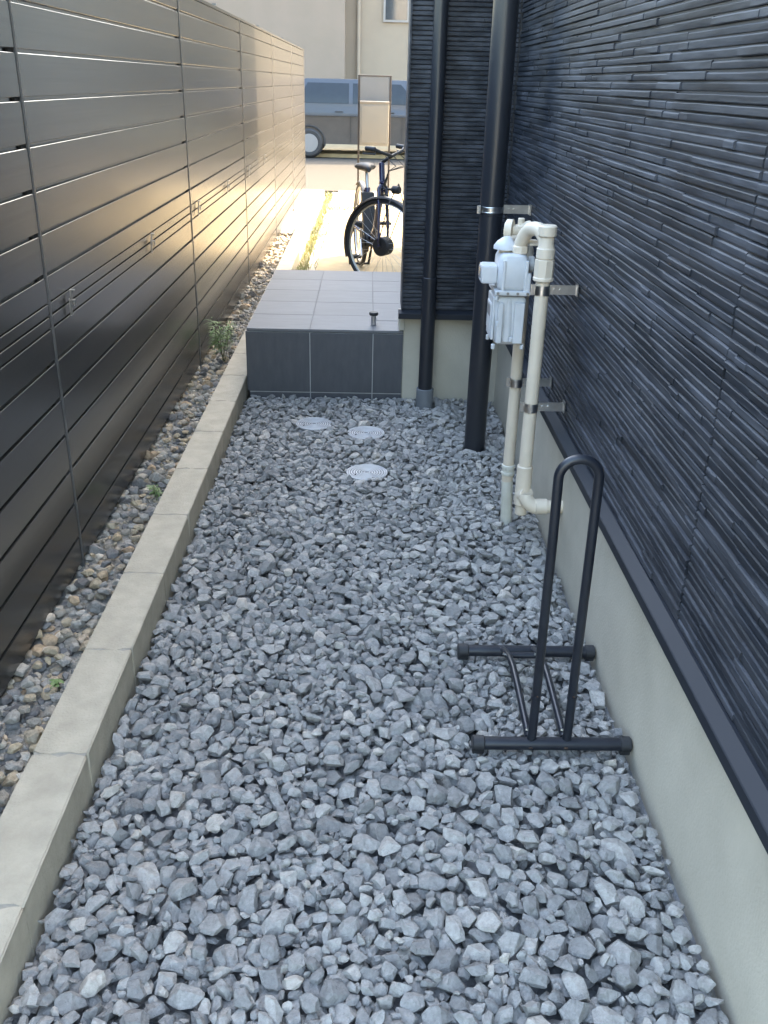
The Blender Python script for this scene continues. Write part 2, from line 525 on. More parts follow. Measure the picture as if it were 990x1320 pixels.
# ------------------------------------------------------------------ kerb of concrete blocks
kerb = thing('kerb_wall', 'low pale concrete block kerb between grey gravel and stony soil', 'kerb', (-.64, 2.0, 0))
KX0, KX1, KZ = -.708, -.588, .100
MB().box(KX0 + .004, KX1 - .004, -.84, 12.9, -.12, KZ - .0015).build('mortar_bed', 'mortar', kerb)
def kerb_block(y0, y1, x0=KX0, x1=KX1, zt=KZ):
    """concrete block with slightly chipped arrises and ragged end joints"""
    bm = bmesh.new()
    nx, ny, nz = 6, 12, 4
    def P(i, j, k):
        x = x0 + (x1 - x0) * i / nx
        y = y0 + (y1 - y0) * j / ny
        z = -.12 + (zt + .12) * k / nz
        if j in (0, ny):
            y += (.0045 * math.sin(i * 1.9 + y0 * 37) + random.uniform(-.003, .003)) * (1 if k == nz else .4)
        if k == nz: z += random.uniform(-.0008, .0008)
        return (x, y, z)
    mb = MB()
    idx = {}
    vs, fs = [], []
    def vid(i, j, k):
        key = (i, j, k)
        if key not in idx:
            idx[key] = len(vs)
            vs.append(P(i, j, k))
        return idx[key]
    for i in range(nx):
        for j in range(ny):
            fs.append([vid(i, j, nz), vid(i + 1, j, nz), vid(i + 1, j + 1, nz), vid(i, j + 1, nz)])
    for k in range(nz):
        for j in range(ny):
            fs.append([vid(nx, j, k), vid(nx, j + 1, k), vid(nx, j + 1, k + 1), vid(nx, j, k + 1)])
            fs.append([vid(0, j + 1, k), vid(0, j, k), vid(0, j, k + 1), vid(0, j + 1, k + 1)])
        for i in range(nx):
            fs.append([vid(i, 0, k), vid(i + 1, 0, k), vid(i + 1, 0, k + 1), vid(i, 0, k + 1)])
            fs.append([vid(i + 1, ny, k), vid(i, ny, k), vid(i, ny, k + 1), vid(i + 1, ny, k + 1)])
    for v in vs: pass
    mb.add(vs, fs)
    me = mb.mesh('kerb_block', kerb.location, 30)
    b = bmesh.new(); b.from_mesh(me)
    sharp = [e for e in b.edges if len(e.link_faces) == 2 and e.calc_face_angle(0) > 1.0]
    bmesh.ops.bevel(b, geom=sharp, offset=.0028, segments=2, affect='EDGES', clamp_overlap=True)
    b.to_mesh(me); b.free()
    me.polygons.foreach_set('use_smooth', [True] * len(me.polygons))
    link('kerb_block', me, 'concrete', kerb)
for i in range(-5, 27):
    y0 = 1.165 + .401 * i
    kerb_block(y0 + .0007, y0 + .401 - .0007)

# ------------------------------------------------------------------ fence
FX = -.877                    # slat face
fence = thing('slat_fence', 'tall bronze metal slat fence on the left of the passage', 'fence', (FX, 2.5, 0))
JY = [.345, 2.535, 4.730, 6.900, 9.10, 11.30, 13.42]
gap = .0095
lines = [.050, .141, .253, .362, .474, .586, .697, .786, .821, .856, .933, 1.042, 1.152, 1.262, 1.372, 1.482, 1.593, 1.703, 1.775]
slat_cache = {}
def slat_obj(y0, y1, z0, z1, name, thick=.0103):
    key = (round(y1 - y0, 3), round(z1 - z0, 4), thick)
    if key not in slat_cache:
        h, l = z1 - z0, y1 - y0
        r = min(.0016, h * .2)
        prof = [(0, 0), (thick - r, 0), (thick, r), (thick, h - r), (thick - r * .7, h - r * .15), (thick - r * 1.4, h), (0, h)]
        mb = MB().extrude([(a, b) for a, b in prof], 'y', 0, l)
        slat_cache[key] = mb.mesh(name, (0, 0, 0), 25)
    o = link(name, slat_cache[key], 'fence', fence)
    o.location = Vector((FX - thick + random.uniform(-.0006, .0006), y0, z0)) - fence.location
    return o
for a, b in zip(JY[:-1], JY[1:]):
    MB().box(FX - .040, FX - .0105, a + .004, b - .004, .03, 1.76).build('back_panel', 'fence', fence)
    for k in range(len(lines) - 1):
        z0, z1 = lines[k], lines[k + 1]
        gp = gap
        nm = 'slat'
        if .78 < z0 < .85:
            nm, gp = 'rail_strip', .005
            slat_obj(a + .007, b - .005, z0 + .001, z1 - gp + .001, nm, .0175)
            continue
        if abs(z0 - .697) < .002 or abs(z0 - .856) < .002: gp = .004 if z0 < .8 else gap
        if k == len(lines) - 2: gp = .003
        slat_obj(a + .007, b - .005, z0, z1 - gp, nm)
        if k not in (len(lines) - 2,) and gp == gap:
            MB().box(FX - .0105, FX - .003, b - .042, b - .008, z1 - gap + .0006, z1 - .0006).build('spacer', 'fence_back', fence)
    MB().cbox(FX - .07, FX + .004, a - .012 + .012, b - .001, 1.776, 1.792, .002).build('cap_rail', 'fence', fence)
    MB().box(FX - .012, FX + .012, (a + b) / 2 - .002, (a + b) / 2 + .01, 1.7925, 1.803).build('cap_clip', 'fence_edge', fence)
for y in JY:
    MB().cbox(FX - .022, FX + .0025, y - .0045, y + .0065, .018, 1.775, .001).build('joint_strip', 'fence_edge', fence)
    MB().box(FX - .10, FX - .041, y - .03, y + .03, -.1, 1.77).build('post', 'fence', fence)
    MB().box(FX - .035, FX - .006, y + .006, y + .026, -.05, .046).build('post_foot', 'black_rubber', fence)
hook_xyz = [.5, 1.6, 2.687, 3.778, 4.884, 5.94, 7.03, 8.12]
for y in hook_xyz:
    mb = MB()
    mb.cbox(FX + .008, FX + .0115, y - .006, y + .006, .785, .835, .0008)
    mb.cbox(FX + .0115, FX + .024, y - .006, y + .006, .828, .832, .0008)
    mb.cbox(FX + .021, FX + .0245, y - .005, y + .005, .815, .832, .0008)
    mb.cbox(FX + .008, FX + .0115, y + .010, y + .020, .812, .858, .0008)
    mb.cbox(FX + .0115, FX + .022, y + .010, y + .020, .854, .858, .0008)
    mb.build('hook', 'dull_hook', fence)

# ------------------------------------------------------------------ stones
def stone_proto(seed, ax=(1, .78, .58), ncut=(8, 13), bev=.06, cut=(.58, .92), hires=False):
    """crushed stone: ellipsoid cut by random planes, arrises softened"""
    rs = random.Random(seed)
    bm = bmesh.new()
    bmesh.ops.create_cube(bm, size=2.4)
    dirs = []
    for _ in range(rs.randint(*ncut)):
        for _try in range(20):
            d = Vector((rs.gauss(0, 1), rs.gauss(0, 1), rs.gauss(0, 1))).normalized()
            if all(d.dot(e) < .78 for e in dirs): break
        dirs.append(d)
        geom = list(bm.verts) + list(bm.edges) + list(bm.faces)
        res = bmesh.ops.bisect_plane(bm, geom=geom, plane_co=d * rs.uniform(*cut), plane_no=d, clear_outer=True)
        edges = [e for e in res['geom_cut'] if isinstance(e, bmesh.types.BMEdge)]
        if edges:
            bmesh.ops.edgeloop_fill(bm, edges=edges)
    # trim what is left of the cube
    for sx in ((1, 1, 1), (1, 1, -1), (1, -1, 1), (-1, 1, 1), (1, -1, -1), (-1, 1, -1), (-1, -1, 1), (-1, -1, -1)):
        d = Vector(sx).normalized()
        d = (d + Vector((rs.uniform(-.3, .3), rs.uniform(-.3, .3), rs.uniform(-.3, .3)))).normalized()
        res = bmesh.ops.bisect_plane(bm, geom=list(bm.verts) + list(bm.edges) + list(bm.faces), plane_co=d * rs.uniform(.85, 1.05), plane_no=d, clear_outer=True)
        edges = [e for e in res['geom_cut'] if isinstance(e, bmesh.types.BMEdge)]
        if edges:
            bmesh.ops.edgeloop_fill(bm, edges=edges)
    bmesh.ops.remove_doubles(bm, verts=bm.verts, dist=.03)
    hull = bmesh.ops.convex_hull(bm, input=bm.verts)
    bmesh.ops.delete(bm, geom=[v for v in bm.verts if not v.link_faces], context='VERTS')
    bmesh.ops.dissolve_limit(bm, angle_limit=math.radians(7), verts=bm.verts, edges=bm.edges)
    for v in bm.verts:
        v.co = Vector((v.co.x * ax[0], v.co.y * ax[1], v.co.z * ax[2]))
    plain = [v.co.copy() for v in bm.verts]
    if bev:
        bmesh.ops.bevel(bm, geom=list(bm.edges), offset=bev * ax[2] / .58, segments=1, affect='EDGES', profile=.5, clamp_overlap=True)
    pts = [v.co.copy() for v in bm.verts]
    bm.free()
    big = max(p.length for p in pts)
    def hull_of(ps):
        b = bmesh.new()
        for p in ps: b.verts.new(p / big)
        bmesh.ops.convex_hull(b, input=b.verts)
        bmesh.ops.delete(b, geom=[v for v in b.verts if not v.link_faces], context='VERTS')
        bmesh.ops.recalc_face_normals(b, faces=b.faces)
        return b
    def grab(b):
        b.verts.index_update()
        return np.array([v.co[:] for v in b.verts]), [tuple(v.index for v in f.verts) for f in b.faces]
    bm = hull_of(plain if hires else pts)
    lo = grab(bm)
    bm.free()
    if not hires:
        return lo[0], lo[1], None
    bm = hull_of(pts)
    bmesh.ops.subdivide_edges(bm, edges=[e for e in bm.edges if e.calc_length() > .22], cuts=1, use_grid_fill=True)
    bmesh.ops.triangulate(bm, faces=bm.faces)
    bm.normal_update()
    o3 = Vector((seed * 3.7, seed * 1.3, 0))
    for v in bm.verts:
        p = v.co
        v.co = p + v.normal * (.045 * mnoise.noise(p * 2.2 + o3) + .022 * mnoise.noise(p * 7.5 + o3))
    hi = grab(bm)
    bm.free()
    return lo[0], lo[1], hi
def rand_rot(flat):
    """random spin, then a limited tilt so that stones lie on their flat side"""
    a = rng.uniform(0, 2 * math.pi)
    t = rng.normal(0, flat)
    ta = rng.uniform(0, 2 * math.pi)
    Rz = np.array(Matrix.Rotation(a, 3, 'Z'))
    Rt = np.array(Matrix.Rotation(t, 3, Vector((math.cos(ta), math.sin(ta), 0))))
    return Rt @ Rz
RES = .004
def raster(V):
    """lower and upper surface of a (nearly convex) stone on the grid"""
    x0, y0 = V[:, 0].min(), V[:, 1].min()
    nx = max(1, int(math.ceil((V[:, 0].max() - x0) / RES)))
    ny = max(1, int(math.ceil((V[:, 1].max() - y0) / RES)))
    gx = x0 + (np.arange(nx) + .5) * RES
    gy = y0 + (np.arange(ny) + .5) * RES
    # support-function approximation: ellipsoid-like caps from the hull's vertices
    X, Y = np.meshgrid(gx, gy, indexing='ij')
    ang = np.linspace(0, 2 * math.pi, 16, endpoint=False)
    inside = np.ones_like(X, bool)
    for a in ang:
        h = (V[:, 0] * math.cos(a) + V[:, 1] * math.sin(a)).max()
        inside &= (X * math.cos(a) + Y * math.sin(a)) <= h
    up = np.full_like(X, 9.0)
    lo = np.full_like(X, -9.0)
    for el in (.35, .8, 1.2, 1.5):
        for a in ang:
            n = np.array([math.cos(a) * math.cos(el), math.sin(a) * math.cos(el), math.sin(el)])
            h = (V @ n).max()
            up = np.minimum(up, (h - X * n[0] - Y * n[1]) / n[2])
            n2 = n * np.array([1, 1, -1])
            h = (V @ n2).max()
            lo = np.maximum(lo, (h - X * n2[0] - Y * n2[1]) / n2[2])
    inside &= up > lo
    return x0, y0, lo, up, inside
def variants(protos, sizes, flat):
    out = []
    for s in sizes:
        k = int(rng.integers(len(protos)))
        V0, Fc, hi = protos[k]
        R = rand_rot(flat) * s * .5
        V = V0 @ R.T
        out.append((k, R, V, Fc, raster(V), s, (hi[0] @ R.T, hi[1]) if hi else None))
    return out
class Bed:
    def __init__(s, x0, x1, y0, y1, base):
        s.x0, s.y0 = x0, y0
        s.nx, s.ny = int((x1 - x0) / RES), int((y1 - y0) / RES)
        gx, gy = x0 + (np.arange(s.nx) + .5) * RES, y0 + (np.arange(s.ny) + .5) * RES
        s.X, s.Y = np.meshgrid(gx, gy, indexing='ij')
        s.h = np.full((s.nx, s.ny), base) if np.isscalar(base) else base(s.X, s.Y)
        s.cap = np.full((s.nx, s.ny), 9.0)
        s.owner = np.full((s.nx, s.ny), -1, int)
        s.st = []
    def drop(s, var, n, K=6, sink=.003, ymap=None, over=.028, mean=None):
        for _ in range(n):
            v = var[int(rng.integers(len(var)))]
            bx, by, lo, up, ins = v[4]
            a, b = lo.shape
            best = None
            for _k in range(K):
                i = int(rng.integers(0, s.nx - a))
                t = rng.random()
                if ymap: t = ymap(t)
                j = int(t * (s.ny - b))
                w = s.h[i:i + a, j:j + b]
                dz = (w - lo)[ins]
                if dz.size == 0: continue
                z = dz.max() if dz.size < 6 else np.partition(dz, int(dz.size * .9))[int(dz.size * .9)]
                z -= sink
                top = z + up[ins].max()
                if (z + up - s.cap[i:i + a, j:j + b])[ins].max() > 0: continue
                if best is None or top < best[0]: best = (top, z, i, j)
            if best is None: continue
            top, z, i, j = best
            w = s.h[i:i + a, j:j + b]
            nu = np.where(ins, z + up, -9)
            m = nu > w
            w[m] = nu[m]
            s.owner[i:i + a, j:j + b][m] = len(s.st)
            s.st.append((v, s.x0 + i * RES - bx, s.y0 + j * RES - by, z))
    def visible(s, minc):
        c = np.bincount(s.owner[s.owner >= 0].ravel(), minlength=len(s.st))
        return [(k, c[k]) for k in range(len(s.st)) if c[k] >= minc]
def joined(name, items, material, parent, tints):
    vs, nf, loops, sizes, tint = [], 0, [], [], []
    off = 0
    for (v, x, y, z), t in zip(items, tints):
        hi = v[6] is not None and .9 < y < 2.6
        V = (v[6][0] if hi else v[2]) + np.array([x, y, z])
        FF = v[6][1] if hi else v[3]
        vs.append(V)
        for f in FF:
            loops.extend(i + off for i in f)
            sizes.append(len(f))
        tint.append(np.full(len(FF), t))
        off += len(V)
    vs = np.concatenate(vs)
    me = bpy.data.meshes.new(name)
    me.vertices.add(len(vs))
    p = parent
    vs = vs - np.array(p.location)
    me.vertices.foreach_set('co', vs.ravel().astype(np.float32))
    me.loops.add(len(loops))
    me.loops.foreach_set('vertex_index', np.array(loops, np.int32))
    me.polygons.add(len(sizes))
    st = np.concatenate([[0], np.cumsum(sizes)[:-1]]).astype(np.int32)
    me.polygons.foreach_set('loop_start', st)
    me.update(calc_edges=True)
    at = me.attributes.new('tint', 'FLOAT', 'FACE')
    at.data.foreach_set('value', np.concatenate(tint).astype(np.float32))
    me.polygons.foreach_set('use_smooth', [True] * len(sizes))
    me.set_sharp_from_angle(angle=math.radians(17))
    print(name, 'faces', len(sizes))
    o = link(name, me, material, parent)
    o['kind'] = 'stuff'
    return o
def singles(name, items, protos, material, parent, cache):
    for (v, x, y, z) in items:
        k, R = v[0], v[1]
        if k not in cache:
            me = bpy.data.meshes.new(name)
            PV, PF = protos[k][2] if protos[k][2] else protos[k][:2]
            me.from_pydata([tuple(p) for p in PV], [], PF)
            me.polygons.foreach_set('use_smooth', [True] * len(PF))
            me.set_sharp_from_angle(angle=math.radians(17))
            cache[k] = me
        o = link(name, cache[k], material, parent)
        m = Matrix.Identity(4)
        for a in range(3):
            for b in range(3): m[a][b] = R[a][b]
        m.translation = Vector((x, y, z)) - parent.location
        o.matrix_local = m

# grey crushed stone bed
gbed = structure(MB().box(-.600, .645, -.85, YP + .01, -.10, -.034).build('gravel_bed', 'gravel_base'))
protos = [stone_proto(100 + i, (1, random.uniform(.55, .92), random.uniform(.36, .68)), bev=.020, hires=True) for i in range(48)]
sz_big = np.clip(rng.lognormal(math.log(.058), .21, 110), .038, .092)
sz_mid = np.clip(rng.lognormal(math.log(.043), .26, 130), .022, .070)
sz_sml = np.clip(rng.lognormal(math.log(.023), .28, 80), .013, .038)
vb, vm, vsm = variants(protos, sz_big, .45), variants(protos, sz_mid, .55), variants(protos, sz_sml, .7)
COVERS = [(.006, 3.827), (-.231, 3.936), (.011, 3.374)]
bed = Bed(-.590, .638, -.62, 4.338, lambda X, Y: -.036 + .006 * np.sin(X * 7 + Y * 2.1) * np.sin(Y * 3.3))
def block(x, y, r, hgt=None, cap=None):
    m = (bed.X - x) ** 2 + (bed.Y - y) ** 2 < r * r
    if hgt is not None: bed.h[m] = np.maximum(bed.h[m], hgt)
    if cap is not None: bed.cap[m] = cap
for x, y in COVERS:
    block(x, y, .076, hgt=.004, cap=-.5)
block(.011 + .03, 3.374 - .07, .026, cap=.05)
block(.011 - .035, 3.374 - .075, .018, cap=.05)
block(.476, 3.68, .046, cap=-.5); block(.287, 4.225, .042, cap=-.5); block(.512, 2.96, .024, cap=-.5)
for yb in (1.700, 2.085):
    m = (np.abs(bed.Y - yb) < .019) & (bed.X > .24) & (bed.X < .66)
    bed.cap[m] = .010
bed.cap[(bed.Y > 1.7) & (bed.Y < 2.09) & (bed.X > .38) & (bed.X < .51)] = .016
m = bed.cap > 1
bed.cap[m] = .030 + .006 * np.sin(bed.X * 9 + 1)[m] * np.sin(bed.Y * 4.1)[m]
bed.drop(vm, 3600, K=3)
bed.drop(vb, 1900, K=6)
bed.drop(vm, 3600, K=7)
bed.drop(vb, 700, K=7)
bed.drop(vm, 2800, K=9)
bed.drop(vsm, 5200, K=8)
vis = bed.visible(6)
cp = np.array([0, 0, CAM_Z])
def apparent(k, c):
    v, x, y, z = bed.st[k]
    d = np.linalg.norm(np.array([x, y, z]) - cp)
    if y < .98 or abs(x) > .7: return 0
    return c * RES * RES / d ** 2
order = sorted(vis, key=lambda t: -apparent(*t))
one = set(t[0] for t in order[:300])
cache = {}
singles('stone', [bed.st[k] for k in one], protos, 'gravel', gbed, cache)
rest_i = [bed.st[k] for k, c in vis if k not in one]
joined('gravel', rest_i, 'gravel', gbed, rng.random(len(rest_i)))
print('gravel stones', len(bed.st), 'kept', len(vis), 'mean h', float(bed.h.mean()))

# stony soil between fence and kerb
sbed = structure(MB().box(-1.02, KX0 + .002, .2, 13.7, -.1, .022).build('soil_strip', 'soil'))
protos2 = [stone_proto(400 + i, (1, random.uniform(.6, .95), random.uniform(.4, .65)), bev=.09) for i in range(20)]
protos3 = [stone_proto(500 + i, (1, random.uniform(.6, .95), random.uniform(.45, .7)), ncut=(4, 6), bev=0) for i in range(14)]
v_l = variants(protos2, np.clip(rng.lognormal(math.log(.034), .30, 60), .018, .066), .35)
protos2b = [stone_proto(450 + i, (1, random.uniform(.6, .95), random.uniform(.4, .65)), bev=0) for i in range(20)]
v_m = variants(protos2b, np.clip(rng.lognormal(math.log(.021), .25, 60), .012, .034), .4)
v_s = variants(protos3, np.clip(rng.lognormal(math.log(.0115), .25, 60), .008, .018), .6)
bed2 = Bed(-.985, KX0 - .001, 1.0, 9.5, .018)
bed2.cap[:] = .075
ym = lambda t: t ** 1.6
bed2.drop(v_m, 2200, K=3, ymap=ym)
bed2.drop(v_l, 900, K=2, sink=.003, ymap=ym)
bed2.drop(v_s, 2600, K=5, sink=.002, ymap=lambda t: t ** 2.2 * .75)
bed2.drop(v_m, 1800, K=3, sink=.003, ymap=lambda t: t ** 1.2)
bed2.drop(v_l, 1000, K=2, sink=.004, ymap=lambda t: t ** 1.25)
vis = bed2.visible(2)
def app2(k, c):
    v, x, y, z = bed2.st[k]
    if x < -.88: return 0
    return c / (x * x + y * y + 1.8)
big_ones = set(id(v) for v in v_l)
order = sorted([t for t in vis if id(bed2.st[t[0]][0]) in big_ones], key=lambda t: -app2(*t))
one = set(t[0] for t in order[:200])
singles('stone', [bed2.st[k] for k in one], protos2, 'soil_stone', sbed, {})
rest_i = [bed2.st[k] for k, c in vis if k not in one]
joined('soil_gravel', rest_i, 'soil_stone', sbed, rng.random(len(rest_i)))
print('soil stones', len(vis))

# ------------------------------------------------------------------ drain covers
for (cx, cy), lab in zip(COVERS, ('round pale drain cover in the gravel, between the other two', 'round pale drain cover nearest the kerb and the tiled step',
                                  'round pale drain cover nearest the camera, stones over its rim')):
    c = thing('drain_cover', lab, 'drain cover', (cx, cy, .004), 'drain covers in the gravel')
    tilt = random.uniform(-.02, .02)
    MB().rod((cx, cy, -.03), (cx, cy, .0105), .082, 56, .0015).build('lid', 'cover_groove', c)
    for R in (.012, .022, .032, .042, .052, .062, .0715):
        MB().torus((cx, cy, .0108), (0, 0, 1), R, .0029, 56, 6).build('ring', 'cover', c)
    MB().torus((cx, cy, .0105), (0, 0, 1), .0795, .0036, 60, 8).build('rim', 'cover', c)
    MB().rod((cx - .045, cy - .028, .010), (cx - .045, cy - .028, .0142), .0035, 12).build('key_hole', 'black_rubber', c)

# ------------------------------------------------------------------ down pipes
big = thing('downpipe', 'thick black downpipe running down to the gravel beside the gas meter', 'downpipe', (.476, 3.68, 0))
MB().rod((.474, 3.68, -.05), (.4765, 3.68, .985), .0445, 36).build('pipe', 'black_pipe', big)
MB().rod((.4765, 3.68, .970), (.479, 3.68, 3.2), .0462, 36, .002).build('pipe', 'black_pipe', big)
br = MB()
br.torus((.4765, 3.68, .984), (0, 0, 1), .0475, .0022, 40, 6, squash=.6).torus((.4765, 3.68, 1.002), (0, 0, 1), .0475, .0022, 40, 6, squash=.6)
br.tube([(.4765, 3.68, .982), (.4765, 3.68, 1.004)], .0475, 40)
br.cbox(.418, .432, 3.650, 3.664, .978, 1.008, .001)
br.box(.522, XS - .006, 3.674, 3.678, .978, 1.010)
br.build('bracket', 'hook', big)
MB().box(XS - .012, XS - .006, 3.655, 3.70, .975, 1.013).rod((.545, 3.670, .994), (.545, 3.6745, .994), .004, 8).rod((.562, 3.670, .994), (.562, 3.6745, .994), .004, 8).build('bracket_plate', 'hook', big)
sml = thing('downpipe', 'slim black downpipe on the wing wall standing in a grey socket', 'downpipe', (.287, 4.225, 0))
MB().rod((.287, 4.225, .07), (.287, 4.225, .62), .0335, 30).build('pipe', 'black_pipe', sml)
MB().rod((.2865, 4.228, .60), (.2835, 4.25, 3.2), .0300, 30).build('pipe', 'black_pipe', sml)
MB().rod((.2867, 4.2265, .585), (.2866, 4.227, .625), .0345, 30, .002).build('collar', 'black_pipe', sml)
MB().rod((.287, 4.225, -.05), (.287, 4.225, .098), .0415, 30, .002).build('socket', 'grey_socket', sml)
for z in (1.35, 2.3):
    MB().box(.275, .297, 4.25, YS + .0, z, z + .02).build('bracket', 'trim', sml)

# ------------------------------------------------------------------ gas pipes and meter
RP = .0208
PX, PY = .518, 2.712          # outlet pipe, nearest the camera
out = thing('gas_pipe', 'cream gas pipe nearest the camera, arching over to the meter top', 'gas pipe', (PX, PY, 0))
MB().rod((PX, PY, .315), (PX, PY, .965), RP, 28).build('pipe', 'cream', out)
mb = MB().rod((PX, PY, .150), (PX, PY, .186), .0195, 28, .002).rod((PX, PY, .184), (PX, PY, .322), .0255, 28, .003)
mb.rod((PX - .000, PY - .002, .222), (PX + .01, PY - .025, .228), .0262, 24, .002)
mb.build('tee', 'cream', out)
mb = MB().tube(arc((PX + .045, PY - .028, .232), (-1, 0, 0), (0, -.35, -.94), .040, 0, math.pi / 2, 12), .0235, 22)
mb.rod((PX + .035, PY - .042, .196), (PX + .075, PY - .042, .196), .0255, 24, .002)
mb.build('elbow', 'cream', out)
MB().rod((PX + .07, PY - .042, .196), (XP + .01, PY - .042, .196), .0205, 24).build('wall_stub', 'cream', out)
mb = MB().rod((PX, PY, .912), (PX, PY, .918), .0270, 8)
mb.rod((PX, PY, .918), (PX, PY, .972), .0292, 8, .002).rod((PX, PY, .908), (PX, PY, .921), .0305, 26, .003)
mb.build('coupling', 'cream', out)
mb = MB().rod((PX, PY, .972), (PX, PY, 1.004), .0270, 26, .003).tube([(PX, PY, 1.000), (PX, PY, 1.018), (PX, PY, 1.04)], [.0255, .0215, .021], 26)
mb.rod((PX, PY, 1.034), (PX, PY, 1.067), .0268, 28, .004)
mb.build('tee_cap', 'cream', out)
A, B = Vector((PX, PY + .004, 1.012)), Vector((.463, 2.832, .995))
pts = []
for i in range(17):
    t = i / 16
    p = A.lerp(B, t)
    p.z = A.z + (B.z - A.z) * t + .044 * (1 - abs(2 * t - 1) ** 2.6)
    pts.append(p)
MB().tube(pts, .0205, 20).build('arch', 'cream', out)
def pipe_bracket(root, x, y, z, wall_x, r):
    mb = MB().tube([(x, y, z), (x, y, z + .028)], r + .0016, 28, cap=False)
    mb.cbox(x - r - .013, x - r + .001, y + .000, y + .006, z - .002, z + .030, .0008)
    mb.box(x + r - .001, wall_x - .004, y + .003, y + .0055, z, z + .028)
    mb.build('clamp', 'hook', root)
    m2 = MB().box(wall_x - .0045, wall_x - .001, y - .006, y + .022, z - .003, z + .033)
    for dx in (.022, .040):
        m2.rod((x + r + dx - .006, y + .0005, z + .014), (x + r + dx - .006, y + .0032, z + .014), .0042, 8)
    m2.build('wall_plate', 'hook', root)
pipe_bracket(out, PX, PY, .868, XS - .008, RP)
pipe_bracket(out, PX, PY, .505, XS - .008, RP)
LX, LY = .5055, 2.955
inl = thing('gas_pipe', 'cream gas pipe rising from the gravel behind the meter with a lever valve', 'gas pipe', (LX, LY, 0))
MB().rod((LX, LY, .245), (LX, LY, .92), .0195, 26).build('pipe', 'cream', inl)
MB().rod((LX + .012, LY, -.05), (LX, LY, .165), .0205, 26).build('sleeve', 'pale_sleeve', inl)
mb = MB().rod((LX, LY, .16), (LX, LY, .245), .0195, 24)
mb.build('painted_band', 'cream', inl)
MB().rod((LX, LY, .188), (LX, LY, .200), .0238, 24, .002).rod((LX, LY, .212), (LX, LY, .226), .0238, 24, .002).rod((LX, LY, .2), (LX, LY, .213), .0212, 24).build('joint_ring', 'pale_sleeve', inl)
VX, VY = .476, 2.938
mb = MB().rod((VX, VY, .962), (VX, VY, 1.036), .0205, 24, .003)
mb.tube([(LX, LY, .90), (LX, LY, .955), (LX - .01, LY - .006, .985), (VX, VY, 1.0)], .0205, 18).rod((VX, VY, 1.034), (VX, VY, 1.056), .0105, 16, .002)
mb.rod((VX, VY, 1.028), (VX + .032, VY, 1.034), .016, 18, .002).rod((VX, VY, .99), (.424, 2.875, .992), .017, 16)
mb.rod((VX, VY, 1.018), (VX - .030, VY - .006, 1.018), .018, 18, .002)
mb.build('valve_body', 'cream', inl)
mb = MB()
KC = Vector((VX - .036, VY - .008, 1.020))
vk = [KC + Vector((math.cos(a) * .010, math.cos(a) * .021 * (1.2 if abs(math.sin(a)) < .6 else 1), math.sin(a) * .033)) for a in [i * math.pi / 10 for i in range(20)]]
n = len(vk)
mb.add([p + Vector((.010, -.004, 0)) for p in vk] + [p - Vector((.008, -.003, 0)) for p in vk] + [(p - KC) * .75 + KC + Vector((-.014, -.004, 0)) for p in vk],
       [tuple(range(n))] + [(i, (i + 1) % n, n + (i + 1) % n, n + i) for i in range(n)] + [(n + i, n + (i + 1) % n, 2 * n + (i + 1) % n, 2 * n + i) for i in range(n)] + [tuple(reversed(range(2 * n, 3 * n)))])
mb.build('valve_knob', 'cream', inl, sharp=45)
pipe_bracket(inl, LX, LY - .008, .512, XS - .008, .0195)

# meter: two cast shells bolted at a flange, counter box to the passage side
mx0, mx1, my0, my1 = .392, .494, 2.782, 2.930
met = thing('gas_meter', 'pale grey gas meter hung on cream pipes by the dark siding', 'gas meter', (.443, 2.856, .69))
def shell(z0, z1, x0, x1, y0, y1, r, tw=0.0, tb=0.0):
    """rounded rectangular shell with taper at top/bottom"""
    vs, fs = [], []
    rings = [(z0, tb + .012), (z0 + .006, tb + .004), (z0 + .016, tb), (z1 - .018, tw), (z1 - .006, tw + .005), (z1, tw + .016)]
    seg = 6
    n = 0
    for z, ins in rings:
        pts = []
        for cx, cy, a0 in ((x1, y1, 0), (x0, y1, 90), (x0, y0, 180), (x1, y0, 270)):
            sx, sy = (-1 if cx == x1 else 1), (-1 if cy == y1 else 1)
            ccx, ccy = cx + sx * (r + ins), cy + sy * (r + ins)
            for i in range(seg + 1):
                a = math.radians(a0 + 90 * i / seg)
                pts.append((ccx + r * math.cos(a), ccy + r * math.sin(a), z))
        n = len(pts)
        vs += pts
    for k in range(len(rings) - 1):
        for i in range(n):
            j = (i + 1) % n
            fs.append((k * n + i, k * n + j, (k + 1) * n + j, (k + 1) * n + i))
    fs.append(tuple(reversed(range(n))))
    fs.append(tuple((len(rings) - 1) * n + i for i in range(n)))
    return MB().add(vs, fs)
shell(.858, .968, mx0 + .004, mx1 - .004, my0 + .006, my1, .020, tw=.003).build('upper_case', 'meter', met)
up = shell(.690, .850, mx0, mx1 - .002, my0 + .012, my1, .016, tw=0, tb=.006).build('lower_case', 'meter', met)
fl = MB().cbox(mx0 - .004, mx1 + .002, my0 - .001, my1 + .004, .848, .862, .003)
fl.build('flange', 'meter', met)
mb = MB()
for xa, xb in ((mx0 + .010, mx0 + .027), (mx1 - .040, mx1 - .010)):
    MB().cbox(xa, xb, my0 + .000, my0 + .016, .700, .826, .003).build('rib', 'meter', met)
mb.rod((mx0 + .045, my0 + .026, .700), (mx0 + .045, my0 + .026, .835), .016, 20, .003)
mb.build('drum', 'meter', met)
mb = MB()
for xa, xb, z1 in ((mx0 + .016, mx0 + .026, .952), (mx1 - .018, mx1 - .008, .952), (mx1 - .010, mx1 + .002, .915)):
    MB().cbox(xa, xb, my0 + .003, my0 + .016, .860, z1, .003).build('rib', 'meter', met)
